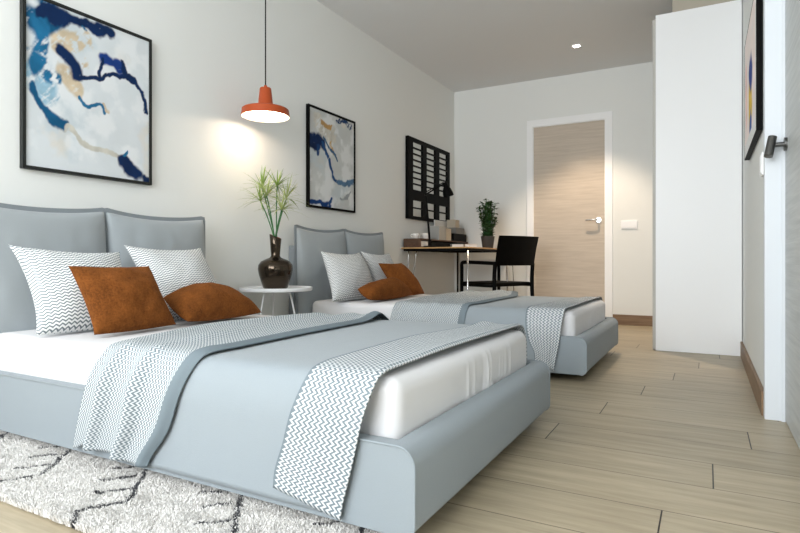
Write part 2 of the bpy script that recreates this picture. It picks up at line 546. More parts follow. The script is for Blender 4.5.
# door 2 in the right wall
LX = .272
d2 = struct('door_2', boxes((LX, LX + .04, RD0 + .004, YD - .004, .004, 2.05)), M['door2'], label='grey oak door leaf')
bm = boxes((XR - .005, LX + .05, YD - .006, YD, 0, 2.065), (XR - .005, LX + .05, RD0, RD0 + .006, 0, 2.065), (XR - .005, LX + .05, RD0, YD, 2.052, 2.06),
           (XR - .006, XR - .0005, YD - .002, YD + .05, 0, 2.12), (XR - .006, XR - .0005, RD0 - .065, RD0 + .002, 0, 2.12), (XR - .006, XR - .0005, RD0, YD, 2.058, 2.12),
           (LX - .014, LX - .001, YD - .016, YD - .006, 0, 2.05))
struct('casing', bm, M['casing2'], d2, 'white door frame')
bm = bmesh.new()
hy, hz = YD - .055, 1.078
tube(bm, [(LX + .002, hy, hz), (LX - .010, hy, hz)], .026, 24)
tube(bm, [(LX - .008, hy, hz), (LX - .052, hy, hz)], .0095, 14)
tube(bm, [(LX - .046, hy + .004, hz + .032), (LX - .062, hy - .02, hz - .046)], .0155, 18)
obj('handle', bm, M['satin'], d2, True, angle=40)['label'] = 'steel lever handle'

BH = .10
struct('baseboard_right', boxes((XR - .014, XR, YD + .05, 4.31, 0, BH), (XR - .014, XR, 5.36, YB, 0, BH), bev=.002), M['skirtingy'])
struct('baseboard_back', boxes((DX1 + cs + .01, XR - .014, YB - .014, YB, 0, BH), (XL, DX0 - cs, YB - .014, YB, 0, BH), bev=.002), M['skirting'])
struct('baseboard_left', boxes((XL, XL + .012, YN, YB - .014, 0, BH), bev=.002), M['skirtingy'])

# ------------------------------------------------------------------ ceiling downlight
for k, (lx, ly, pw, ss, lab, colr) in enumerate((
        (-1.012, 5.13, 135, 90, 'small round recessed downlight in the ceiling before the back door', (1.0, .79, .58)),)):
    dl = thing('recessed_downlight', lab, 'ceiling light', (lx, ly, ZC))
    bm = bmesh.new(); lathe(bm, [(.030, -.001), (.030, -.005), (.046, -.005), (.048, 0)], 32, cap0=False, cap1=False); obj('ring', bm, M['trim'], dl, True)
    bm = bmesh.new(); lathe(bm, [(.0005, -.003), (.030, -.003)], 32, cap0=True, cap1=False); obj('lens', bm, M['downlight'], dl)
    sp = bpy.data.lights.new('downlight_beam', 'SPOT'); sp.energy = pw; sp.color = colr; sp.spot_size = radians(ss); sp.spot_blend = .45; sp.shadow_soft_size = .05
    o = bpy.data.objects.new('downlight_beam', sp); o.location = (0, 0, -.02); o.parent = dl; COL.objects.link(o)

# ------------------------------------------------------------------ rug
RX0, RX1, RY0, RY1 = -2.47, -.62, .785, 1.20
rg = thing('shaggy_rug', 'cream shaggy rug with charcoal branch lines under the near bed', 'rug')
bm = boxes((RX0 + .01, RX1 - .01, RY0 + .012, RY1 - .01, .0005, .010)); obj('backing', bm, M['rugw'], rg)
segs = []
def addpat(dx, flip=1):
    for L in ([(-1.815, 1.095), (-1.667, .925), (-1.725, .83)], [(-1.848, .984), (-1.800, 1.046)], [(-1.792, .918), (-1.728, .978)], [(-1.915, 1.05), (-1.868, 1.092)],
              [(-1.725, .83), (-1.66, .78)]):
        for p, q in zip(L, L[1:]): segs.append((p[0] + dx, p[1], q[0] + dx, q[1]))
for k in range(-2, 4): addpat(.372 * k)
nb = 170000
bx = rng.uniform(RX0, RX1, nb); by = rng.uniform(RY0, RY1, nb)
wob = .012
dmin = np.full(nb, 9.)
px = bx + (vnoise(bx * 30 + 100, by * 30, 3, 2) - .5) * wob; py = by + (vnoise(bx * 30, by * 30 + 70, 5, 2) - .5) * wob
for x0, y0, x1, y1 in segs:
    t = np.clip(((px - x0) * (x1 - x0) + (py - y0) * (y1 - y0)) / ((x1 - x0) ** 2 + (y1 - y0) ** 2), 0, 1)
    dmin = np.minimum(dmin, np.hypot(px - x0 - t * (x1 - x0), py - y0 - t * (y1 - y0)))
dark = dmin < .0052 * (.75 + .5 * rng.random(nb))
hgt = .019 * (.8 + .3 * rng.random(nb)) * (.85 + .3 * vnoise(bx * 14 + 60, by * 14, 9, 2))
under = by > 1.06
hgt = np.where(under, np.minimum(hgt, .020), hgt)
ang = rng.uniform(0, 2 * pi, nb); wd = .0022
lean = rng.normal(0, .0035, (nb, 2)); clump = np.stack([vnoise(bx * 40 + 60, by * 40, 21, 2) - .5, vnoise(bx * 40, by * 40 + 60, 22, 2) - .5], 1) * .014
lean += clump
V = np.zeros((nb, 4, 3)); V[:, 0] = np.stack([bx - np.cos(ang) * wd, by - np.sin(ang) * wd, np.full(nb, .006)], 1)
V[:, 1] = np.stack([bx + np.cos(ang) * wd, by + np.sin(ang) * wd, np.full(nb, .006)], 1)
tip = np.stack([bx + lean[:, 0], by + lean[:, 1], hgt], 1)
V[:, 2] = tip + np.stack([np.cos(ang) * wd * .45, np.sin(ang) * wd * .45, np.zeros(nb)], 1)
V[:, 3] = tip - np.stack([np.cos(ang) * wd * .45, np.sin(ang) * wd * .45, np.zeros(nb)], 1)
F = np.arange(nb * 4).reshape(-1, 4)
pile = raw('pile', V.reshape(-1, 3), F, [M['rugw'], M['rugd']], rg, smooth=False)
pile.data.polygons.foreach_set('material_index', dark.astype(np.int32)); pile['kind'] = 'stuff'

# ------------------------------------------------------------------ beds
XF = -.535                                               # outer face of the footboard
XH = XL + .052                                           # front of the headboard panel
ZT = .362                                                # mattress top


def side_profile(x0, x1, z0, z1, rt, rb, n=10):
    """footboard outline in x-z: rounded at the outer top and bottom"""
    P = [(x0, z0)]
    P += [(x1 - rb + rb * sin(k / n * pi / 2), z0 + rb - rb * cos(k / n * pi / 2)) for k in range(n + 1)]
    P += [(x1 - rt + rt * cos(k / n * pi / 2), z1 - rt + rt * sin(k / n * pi / 2)) for k in range(n + 1)]
    P += [(x0, z1)]
    return P


def make_bed(y0, label):
    y1 = y0 + 1.15
    r = thing('upholstered_bed', label, 'bed', (0, 0, 0), 0, 'twin upholstered beds')
    bm = bmesh.new()
    prof = side_profile(-.595, XF, .044, .236, .042, .030)
    A = [bm.verts.new((x, y0, z)) for x, z in prof]; B = [bm.verts.new((x, y1, z)) for x, z in prof]
    bm.faces.new(A); bm.faces.new(B[::-1])
    for k in range(len(prof)):
        bm.faces.new((A[k], B[k], B[(k + 1) % len(prof)], A[(k + 1) % len(prof)]))
    box(bm, XH + .001, -.595, y0, y0 + .04, .044, .236)
    box(bm, XH + .001, -.595, y1 - .04, y1, .044, .236)
    box(bm, XH + .001, -.595, y0 + .04, y1 - .04, .035, .10)
    obj('frame', bm, M['bed'], r, True, angle=30)
    for yy in (y0, y1):
        bm = bmesh.new(); pts = [(XH + .02, yy, .236)] + [(x, yy, z) for x, z in prof[::-1][1:]][:-1]
        tube(bm, pts, .0030, 8); obj('piping', bm, M['bed'], r, True)
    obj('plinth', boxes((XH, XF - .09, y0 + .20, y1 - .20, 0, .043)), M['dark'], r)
    obj('headboard_panel', boxes((XL + .003, XH, y0 + .04, y1 - .03, 0, .735), bev=.006), M['flange'], r)
    xc = XH + .062
    for k in range(2):
        a = y0 - .012 + k * .567; b = a + .564
        pillow('headboard_cushion', (xc - .005, a, .855), (xc - .005, b, .855), (xc + .005, a, .13), (xc + .005, b, .13), .080, M['bedhead'], r,
               pinch=.012, power=.33, back=.75, N=44, seed=int(y0 * 10) + k, wr=.006, flange=.017, sag=.020)
    # mattress in a fitted sheet: a thing of its own lying in the frame
    prg = np.random.default_rng(int(y0 * 100))
    cen = np.r_[prg.uniform(y0 + .40, y0 + .95, 9), [y0 + .62, y0 + .66]]; am = np.r_[prg.uniform(.003, .007, 9), [.012, .012]]; wd = np.r_[prg.uniform(.005, .012, 9), [.008, .006]]

    def fn(P, n):
        foot = smooth01(n[:, 0]); d = np.zeros(len(P))
        for c, a_, w_ in zip(cen, am, wd):
            yy = P[:, 1] - (c + (P[:, 2] - .25) * .08)
            d += a_ * np.exp(-(yy / w_) ** 2)
        zz = smooth01((.36 - P[:, 2]) / .08) * .9 + .1
        d += (vnoise(P[:, 1] * 9 + 40, P[:, 2] * 5 + 9, 3, 3) - .5) * .008
        P = P.copy(); P[:, 0] += foot * d * zz * .8
        fr = smooth01(-n[:, 1]); P[:, 1] += fr * (vnoise(P[:, 0] * 5 + 40, P[:, 2] * 14 + 3, 8, 3) - .5) * .010
        P[:, 2] += smooth01(n[:, 2]) * (vnoise(P[:, 0] * 4 + 40, P[:, 1] * 4 + 3, 12, 3) - .5) * .008
        return P
    return r, fn, y1


def make_mattress(y0, y1, fn, label):
    m = rounded_box('mattress', (XH + .13, y0 + .048, .105), (-.604, y1 - .048, ZT), .038, (60, 170, 14), M['sheet'], None, fn)
    tag(m, label, 'mattress', 'mattresses in white fitted sheets')
    return m


def drape(name, y0, y1, left, right, lift, mat, label, cat, group, z_near, z_far=.17, ns=150, nt=70, fold=(), rolled=0., thick=.004, seed=0, hem_wave=None, gap=.012, topbump=None, uvu=(0, None), fold_amp=.012, puff=0.):
    """cloth laid across the bed and hanging over both sides. left / right list (s, x) with s the path length from the near hem"""
    L = lift
    P = [(y0 - gap, z_near), (y0 - gap, .21), (y0 - gap * .8, .285), (y0 + .020, ZT - .012 + L), (y0 + .055, ZT + .004 + L), (y0 + .16, ZT + .004 + L), (y0 + .5, ZT + .006 + L),
         (y1 - .16, ZT + .004 + L), (y1 - .055, ZT + .004 + L), (y1 - .012, ZT - .02 + L), (y1 + gap, .29), (y1 + gap, z_far)]
    Q, s = resample(chaikin(P, 3), ns)
    tan = np.gradient(Q, axis=0); tan /= np.linalg.norm(tan, axis=1)[:, None]
    nrm = np.stack([-tan[:, 1], tan[:, 0]], 1)            # outward
    xl = np.interp(s, *zip(*left)); xr = np.interp(s, *zip(*right))
    k = np.ones(9) / 9
    for _ in range(2):
        xl = np.convolve(np.pad(xl, 4, 'edge'), k, 'valid'); xr = np.convolve(np.pad(xr, 4, 'edge'), k, 'valid')
    t = np.linspace(0, 1, nt)
    SS, TT = np.meshgrid(s, t, indexing='ij')
    X = xl[:, None] * (1 - TT) + xr[:, None] * TT
    hang = smooth01((.30 - SS) / .20)
    hang2 = smooth01((SS - (s[-1] - .25)) / .15)
    off = np.zeros_like(SS)
    for c, w_, a_, sl in fold:                           # vertical folds in the near drop
        off += a_ * np.exp(-((TT - c - sl * (.3 - SS)) / w_) ** 2) * smooth01((.46 - SS) / .30)
    off += np.abs(vnoise(TT * 4 + 10, SS * 3 + 20, seed, 3) - .42) * .022 * (1 - hang) * puff
    off += (vnoise(TT * 5 + 30, SS * 2 + 20, seed + 3, 2) - .5) * fold_amp * hang
    off = np.maximum(off, -.004)
    if topbump is not None: off += topbump(SS, TT, s[-1])
    if rolled:                                           # right hand edge turned up in a soft roll
        off += rolled * np.exp(-((TT - .93) / .055) ** 2) * smooth01((SS - .18) / .2)
        off -= 0
    Y = Q[:, 0][:, None] + nrm[:, 0][:, None] * off
    Z = Q[:, 1][:, None] + nrm[:, 1][:, None] * off
    if hem_wave is not None:
        Z += hem_wave(TT) * smooth01((.16 - SS) / .16)
    V = np.stack([X, Y, Z], -1).reshape(-1, 3)
    wmean = float(np.mean(np.abs(xr - xl)))
    uv = np.stack([(TT - 1) * wmean + .46 if uvu[1] else TT * wmean, SS], -1).reshape(-1, 2)
    o = raw(name, V, grid_faces(ns, nt, 0, True), mat, None, uvs=uv)
    md = o.modifiers.new('thickness', 'SOLIDIFY'); md.thickness = thick; md.offset = 1.0
    bm = bmesh.new(); bm.from_mesh(o.data)
    # make the faces look outward (up on top of the bed)
    f = max(bm.faces, key=lambda f: f.calc_center_median().z)
    if f.normal.z < 0: bmesh.ops.reverse_faces(bm, faces=bm.faces[:])
    bm.to_mesh(o.data); bm.free()
    tag(o, label, cat, group)
    return o


BY = (1.045, 2.965)
NEAR, FAR = 'near bed', 'far bed'
for bi, y0 in enumerate(BY):
    which = ('near bed', 'far bed')[bi]
    bed, fn, y1 = make_bed(y0, ('blue grey upholstered bed nearest the rug, with a cushioned headboard', 'grey upholstered bed beyond the vase table, with a cushioned headboard')[bi])
    make_mattress(y0, y1, fn, ('white sheeted mattress on the bed nearest the rug', 'white sheeted mattress on the far bed beside the desk')[bi])

    # plain cover across the middle of the bed
    drape('bedspread', y0, y1, [(0, -1.50), (.3, -1.45), (2, -1.45)], [(0, -.765), (.3, -.735), (2, -.735)], .004, M['spread'],
          ('plain blue grey bedspread hanging to the rug on the near bed', 'plain grey blue bedspread on the far bed between its two throws')[bi], 'bedspread', 'plain bedspreads',
          .058, ns=120, nt=60, puff=.15, fold_amp=.003, thick=.003, gap=.005, seed=31 + bi)

    if bi == 0:
        hem = lambda T: .010 * np.sin(T * 5.2 - .4) + .012 * T + .010 * np.exp(-((T - .16) / .10) ** 2)
        L1 = [(0, -1.700), (.12, -1.662), (.23, -1.623), (.33, -1.585), (.50, -1.63), (.80, -1.715), (1.10, -1.68), (1.40, -1.60), (1.8, -1.6)]
        R1 = [(0, -1.365), (.11, -1.265), (.25, -1.215), (.34, -1.180), (.40, -1.180), (.75, -1.196), (1.2, -1.215), (1.40, -1.238), (1.8, -1.25)]
        def bump1(SS, TT, tot):
            top = smooth01((SS - .34) / .2) * smooth01((tot - .22 - SS) / .1)
            return top * (.016 * np.exp(-((TT - .45 - .12 * SS) / .10) ** 2) + .010 * np.exp(-((TT - .12) / .08) ** 2) + .022 * np.exp(-((SS - 1.33) / .09) ** 2) * smooth01((TT - .55) / .4))
        drape('throw_blanket', y0, y1, L1, R1, .012, M['zig_throw_border'], uvu=(0, 1), label='zigzag throw with a plain edge beside the pillows of the near bed', cat='blanket', group='zigzag throws',
              z_near=.060, z_far=.15, ns=220, nt=110, fold=((.20, .07, .026, .25), (.52, .07, .030, .45), (.93, .06, .014, .0)), rolled=.009, seed=3, hem_wave=hem, gap=.014, topbump=bump1, fold_amp=.012)
        L2 = [(0, -.905), (.05, -.902), (.24, -.850), (.33, -.822), (.42, -.840), (.9, -.852), (1.38, -.765), (1.8, -.75)]
        R2 = [(0, -.716), (.14, -.676), (.33, -.637), (.42, -.640), (.75, -.641), (1.3, -.629), (1.8, -.63)]
        hem2 = lambda T: .036 * (1 - T)
        def bump2(SS, TT, tot):
            top = smooth01((SS - .4) / .3) * smooth01((tot - .22 - SS) / .1)
            return top * (.006 * np.exp(-((TT - .85) / .15) ** 2) + .012 * np.exp(-((SS - 1.34) / .07) ** 2) * np.exp(-((TT - .1) / .25) ** 2))
        drape('throw_blanket', y0, y1, L2, R2, .012, M['zig_throw'], 'zigzag throw across the foot end of the near bed', 'blanket', 'zigzag throws',
              .055, z_far=.15, ns=200, nt=90, rolled=0.004, seed=9, hem_wave=hem2, gap=.013, topbump=bump2, fold_amp=.004)
    else:
        L1 = [(0, -1.70), (.33, -1.66), (.42, -1.65), (.80, -1.72), (1.30, -1.74), (1.8, -1.72)]
        R1 = [(0, -1.215), (.33, -1.185), (.42, -1.15), (.80, -1.155), (1.15, -1.155), (1.40, -1.235), (1.8, -1.26)]
        def bump3(SS, TT, tot):
            top = smooth01((SS - .36) / .25) * smooth01((tot - .20 - SS) / .1)
            return top * (.022 * np.exp(-((TT - .40 + .08 * SS) / .13) ** 2) + .012 * np.exp(-((TT - .75) / .10) ** 2) + .020 * np.exp(-((SS - 1.30) / .12) ** 2) * smooth01((TT - .3) / .3))
        drape('throw_blanket', y0, y1, L1, R1, .012, M['zig_throw_border'], uvu=(0, 1), label='zigzag throw with a plain edge beside the cushions of the far bed', cat='blanket', group='zigzag throws',
              z_near=.08, z_far=.15, ns=180, nt=90, fold=((.12, .05, .012, 0), (.52, .06, .014, .05)), rolled=.006, seed=14, gap=.014, topbump=bump3, fold_amp=.010)
        L2 = [(0, -.800), (.05, -.790), (.15, -.835), (.24, -.850), (.33, -.856), (.42, -.835), (.9, -.79), (1.38, -.725), (1.8, -.72)]
        R2 = [(0, -.700), (.15, -.668), (.33, -.650), (.42, -.640), (.9, -.640), (1.38, -.635), (1.8, -.63)]
        hem2 = lambda T: .045 * (1 - T)
        drape('throw_blanket', y0, y1, L2, R2, .012, M['zig_throw'], 'zigzag throw across the foot end of the far bed', 'blanket', 'zigzag throws',
              .058, z_far=.15, ns=160, nt=70, fold=((.5, .2, .008, .2),), rolled=.004, seed=19, hem_wave=hem2, gap=.013, fold_amp=.006)


def tp(o, label, cat, group): return tag(o, label, cat, group)


# decorative cushions
G1, G2 = 'zigzag pillows', 'rust plush cushions'
tp(pillow('zigzag_pillow', (-2.215, 1.105, .688), (-2.215, 1.545, .668), (-2.035, 1.105, .372), (-2.035, 1.53, .372), .090, M['zig_pillow'], pinch=.14, seed=1, power=.55), 'zigzag pillow on the near bed, closest to the rug and behind the upright rust cushion', 'pillow', G1)
tp(pillow('zigzag_pillow', (-2.215, 1.565, .698), (-2.215, 1.985, .694), (-2.035, 1.575, .372), (-2.035, 2.03, .372), .086, M['zig_pillow2'], pinch=.14, seed=2, power=.55), 'zigzag pillow on the near bed, closest to the vase table', 'pillow', G1)
tp(pillow('plush_cushion', (-1.995, 1.190, .612), (-1.995, 1.522, .608), (-1.835, 1.185, .376), (-1.835, 1.525, .378), .072, M['rust'], pinch=.10, seed=3, wr=.008), 'rust plush cushion standing upright on the near bed', 'cushion', G2)
tp(pillow('plush_cushion', (-2.01, 1.600, .474), (-2.03, 1.920, .478), (-1.82, 1.565, .386), (-1.835, 2.01, .386), .098, M['rust'], pinch=-.03, seed=4, power=.5, back=.40, wr=.006), 'rust plush cushion slumped flat on the near bed', 'cushion', G2)
tp(pillow('zigzag_pillow', (-2.19, 2.945, .692), (-2.24, 3.49, .690), (-2.065, 2.90, .372), (-2.06, 3.46, .372), .100, M['zig_pillow2'], pinch=.15, seed=5, power=.55), 'zigzag pillow on the far bed, closest to the vase table', 'pillow', G1)
tp(pillow('zigzag_pillow', (-2.22, 3.47, .700), (-2.22, 3.89, .690), (-2.10, 3.52, .372), (-2.10, 3.93, .372), .075, M['zig_pillow2'], pinch=.14, seed=6, power=.55), 'zigzag pillow on the far bed, mostly hidden behind the rust cushions', 'pillow', G1)
tp(pillow('plush_cushion', (-1.975, 3.05, .446), (-1.98, 3.54, .464), (-1.84, 2.98, .386), (-1.845, 3.58, .384), .095, M['rust'], pinch=-.02, seed=7, back=.45), 'rust plush cushion lying low on the far bed', 'cushion', G2)
tp(pillow('plush_cushion', (-2.07, 3.47, .612), (-2.05, 3.78, .612), (-1.92, 3.54, .376), (-1.88, 3.84, .378), .074, M['rust'], pinch=.10, seed=8), 'rust plush cushion leaning on the far bed behind the low one', 'cushion', G2)

# ------------------------------------------------------------------ bedside table, vase and papyrus
TX, TY, TZ = -2.272, 2.612, .462
nt_ = thing('side_table', 'round white side table on thin wire legs between the beds', 'table', (TX, TY, 0))
bm = bmesh.new(); lathe(bm, [(.0, TZ - .010), (.200, TZ - .010), (.212, TZ - .012), (.216, TZ - .006), (.216, TZ + .008), (.211, TZ + .009), (.207, TZ), (0, TZ)], 64, cap0=False, cap1=False)
bmesh.ops.remove_doubles(bm, verts=bm.verts[:], dist=1e-5); obj('tray_top', bm, M['white'], nt_, True, angle=40)
for k in range(3):
    a = 2 * pi * k / 3 + .35
    bm = bmesh.new(); tube(bm, chaikin([(.07 * cos(a), .07 * sin(a), TZ - .012), (.095 * cos(a), .095 * sin(a), TZ - .035), (.17 * cos(a), .17 * sin(a), .006)], 2), .0055, 10)
    obj('leg', bm, M['white'], nt_, True)

VX, VY = TX - .002, TY - .004
vs = thing('vase', 'dark bronze glazed bottle vase with a slant cut neck on the side table', 'vase', (VX, VY, TZ))
bm = bmesh.new()
prof = [(0, .0), (.066, .0), (.073, .006), (.084, .040), (.098, .085), (.104, .118), (.101, .142), (.086, .163), (.058, .177), (.034, .186), (.0265, .196), (.0275, .215), (.031, .26), (.0355, .312), (.0335, .314), (.029, .26), (.025, .215), (0.0, .205)]
slant = lambda i, x, y: (-.40 * (x * .878 + y * .479) if 12 < i < 15 else (-.2 * (x * .878 + y * .479) if i in (12, 15) else 0))
lathe(bm, prof, 56, tilt=slant, cap0=False, cap1=False)
bmesh.ops.remove_doubles(bm, verts=bm.verts[:], dist=1e-5)
for f in bm.faces:
    c = f.calc_center_median()
    if c.z > .2 and math.hypot(c.x, c.y) < .0348 and f.normal.dot(Vector((c.x, c.y, 0))) < 0: f.material_index = 1
ob = obj('vase_body', bm, [M['vase'], M['amber']], vs, True)
# amber glaze on the inner wall of the neck
for p in ob.data.polygons:
    c = p.center
    p.material_index = 1 if (c.z > .206 and p.normal.x * c.x + p.normal.y * c.y < 0) else 0

ZV = TZ + .255
R_ = np.array([.878, .479]); F_ = np.array([-.479, .878])
heads = [(261.8, 187.8, -.02), (278, 187, .01), (263, 202, .05), (285.8, 198.3, -.03), (283.6, 211, .045), (270, 197.5, .07)]
names = ['tall papyrus stem leaning towards the near bed', 'tallest upright papyrus stem in the vase, right of the middle', 'shorter papyrus stem arching low towards the near bed', 'papyrus stem leaning towards the far bed, upper of the two', 'shortest papyrus stem, leaning low towards the far bed', 'papyrus stem in the middle of the bunch, behind the others']
for k, (hu, hv, dep) in enumerate(heads):
    lat = (hu - 276) / 166.; z = .63 + (260.6 - hv) / 166.
    hx, hy = VX + R_[0] * lat - F_[0] * dep, VY + R_[1] * lat - F_[1] * dep
    st = thing('papyrus_stem', names[k], 'plant stem', (VX, VY, ZV), 0, 'papyrus stems in the vase')
    head = Vector((hx - VX, hy - VY, z - ZV))
    a = 2 * pi * k / 6
    foot = Vector((.010 * cos(a), .010 * sin(a), -.03)); rimp = Vector((head.x * .10 + .006 * cos(a), head.y * .10 + .006 * sin(a), .055))
    bm = bmesh.new(); tube(bm, chaikin([foot, rimp, head * .55 + Vector((0, 0, .035)), head], 3), .0034, 8); obj('stalk', bm, M['stalk'], st, True)
    bm = bmesh.new()
    rr = random.Random(k * 7 + 1); nbld = 30
    for j in range(nbld):
        az = 2 * pi * j / nbld * 2.39 + rr.uniform(-.25, .25); el = radians(rr.choice([5, 15, 28, 42, 58, 72]) + rr.uniform(-8, 8)); ln = rr.uniform(.11, .19)
        d = Vector((cos(az) * cos(el), sin(az) * cos(el), sin(el))); side = d.cross(Vector((0, 0, 1)))
        side = side.normalized() if side.length > 1e-4 else Vector((1, 0, 0))
        prev = None; n = 6
        for i in range(n + 1):
            f = i / n; droop = -.05 * f * f * cos(el) * (ln / .12)
            p = head + d * ln * f + Vector((0, 0, droop)); wv = .0042 * (1 - f) ** .7 * (.5 + 1.2 * min(f * 3, 1)) / 1.4 + .0002
            nrm = side.cross(d).normalized() * wv * .35
            cur = [bm.verts.new(p + side * wv), bm.verts.new(p + nrm), bm.verts.new(p - side * wv)]
            if prev:
                for q in range(2): bm.faces.new((prev[q], prev[q + 1], cur[q + 1], cur[q]))
            prev = cur
    obj('leaves', bm, M['blade2'] if k in (4, 3, 5) else M['blade'], st, True)

# ------------------------------------------------------------------ pendant lamp
PX, PY, PZ = -2.300, 2.550, 1.484
pl = thing('pendant_lamp', 'burnt orange pendant lamp hanging over the side table', 'lamp', (PX, PY, PZ))
bm = bmesh.new()
lathe(bm, [(.140, .0), (.1425, .003), (.1415, .008), (.136, .042), (.130, .047), (.070, .060), (.0465, .066), (.0445, .070), (.0335, .166), (.031, .171), (.010, .174), (.009, .186), (.006, .188)], 64, cap0=False, cap1=True)
obj('lamp_shade', bm, M['copper'], pl, True, angle=35)
bm = bmesh.new(); lathe(bm, [(.1395, .001), (.134, .039), (.066, .056), (.0, .058)], 64, cap0=False, cap1=False); obj('reflector', bm, M['lampwhite'], pl, True)['label'] = 'white inside of the shade'
bm = bmesh.new(); lathe(bm, [(.0, .020), (.06, .021), (.118, .026), (.128, .030)], 48, cap0=False, cap1=False); obj('diffuser', bm, M['glow'], pl, True)['label'] = 'glowing warm disc'
bm = bmesh.new(); tube(bm, [(0, 0, .186), (0, 0, ZC - PZ - .02)], .0036, 8); obj('cord', bm, M['black'], pl, True)
bm = bmesh.new(); lathe(bm, [(.045, ZC - PZ - .025), (.05, ZC - PZ - .02), (.05, ZC - PZ)], 32); obj('ceiling_rose', bm, M['black'], pl, True, angle=40)
pt = bpy.data.lights.new('pendant_bulb', 'SPOT'); pt.energy = 2.6; pt.color = (1.0, .72, .54); pt.spot_size = radians(168); pt.spot_blend = .12; pt.shadow_soft_size = .03
o = bpy.data.objects.new('pendant_bulb', pt); o.location = (0, 0, .016); o.parent = pl; COL.objects.link(o)


# ------------------------------------------------------------------ pictures
def paint(nx, nz, base, strokes, seed, mott=.06):
    u, v = np.meshgrid(np.linspace(0, 1, nx), np.linspace(0, 1, nz), indexing='ij')
    C = np.ones((nx, nz, 3)) * np.array(base[:3])
    C *= (1 - mott + 2 * mott * vnoise(u * 6 + 3, v * 7 + 4, seed, 5))[..., None]
    for q, (tc, fr, th) in enumerate(((lin(188, 202, 210), 3, .56), (lin(222, 212, 196), 4, .62), (lin(238, 240, 242), 5, .5))):
        wm = smooth01((vnoise(u * fr + 7 * q, v * fr * 1.2 + 3, seed + 130 + q, 5) - th) * 6) * .5 * mott / .06
        C = C * (1 - wm[..., None]) + np.array(tc[:3]) * wm[..., None]
    wu = u + (vnoise(u * 9 + 8, v * 9 + 1, seed + 40, 4) - .5) * .09; wv = v + (vnoise(u * 9 + 1, v * 9 + 8, seed + 60, 4) - .5) * .09
    for q, (pts, rad, col, dens) in enumerate(strokes):
        d = np.full(u.shape, 9.); pts = list(pts)
        if len(pts) == 1: pts = pts * 2
        for (x0, y0), (x1, y1) in zip(pts, pts[1:]):
            L2 = (x1 - x0) ** 2 + (y1 - y0) ** 2 + 1e-9
            t = np.clip(((wu - x0) * (x1 - x0) + (wv - y0) * (y1 - y0)) / L2, 0, 1)
            d = np.minimum(d, np.hypot(wu - x0 - t * (x1 - x0), wv - y0 - t * (y1 - y0)))
        nz_ = .6 * vnoise(u * 20 + q * 3, v * 26 + q * 5, seed + q, 4) + .4 * vnoise((u + v) * 9 + q, (u - v) * 44 + 50, seed + q + 7, 3)
        a = smooth01((1.3 - d / rad) * 1.7) * smooth01((nz_ - .12 - (1 - dens * .9) * .72) * 5 + .5)
        k = (.75 + .5 * vnoise(u * 15, v * 15, seed + q + 90, 3))[..., None]
        C = C * (1 - a[..., None]) + np.array(col[:3]) * k * a[..., None]
    return C


def picture(name, label, side, y0, y1, z0, z1, C, frame_mat, fw=.014, fd=.026, lip=.007):
    """framed picture on the left (side 1) or right (side -1) wall"""
    xw = XL if side > 0 else XR
    r = thing(name, label, 'picture', (xw, (y0 + y1) / 2, z0))
    yc = (y0 + y1) / 2; w_, h_ = (y1 - y0) / 2, z1 - z0
    g = .0015
    a, b = sorted((side * g, side * fd))
    obj('frame', boxes((a, b, -w_, -w_ + fw, 0, h_), (a, b, w_ - fw, w_, 0, h_), (a, b, -w_ + fw, w_ - fw, 0, fw), (a, b, -w_ + fw, w_ - fw, h_ - fw, h_), bev=.0012), frame_mat, r)
    nx, nz = C.shape[:2]; cd_ = side * (fd - lip)
    uu, vv = np.meshgrid(np.linspace(-w_ + fw, w_ - fw, nx), np.linspace(fw, h_ - fw, nz), indexing='ij')
    V = np.stack([np.full(uu.shape, cd_), uu, vv], -1).reshape(-1, 3)
    nv = len(V); e = .004
    V = np.concatenate([V, [(side * .004, -w_ + fw, fw), (side * .004, w_ - fw, fw), (side * .004, w_ - fw, h_ - fw), (side * .004, -w_ + fw, h_ - fw)]])
    F = [tuple(f) for f in grid_faces(nx, nz, 0, side < 0)] + [(nv, nv + 1, nv + 2, nv + 3)]
    o = raw('canvas', V, F, M['canvas'], r, smooth=False)
    o['label'] = 'painted sheet inside the frame'
    at = o.data.color_attributes.new('paint', 'FLOAT_COLOR', 'POINT')
    cc = np.ones((len(V), 4), dtype=np.float32); cc[:nv, :3] = C.reshape(-1, 3)
    at.data.foreach_set('color', cc.ravel())
    return r


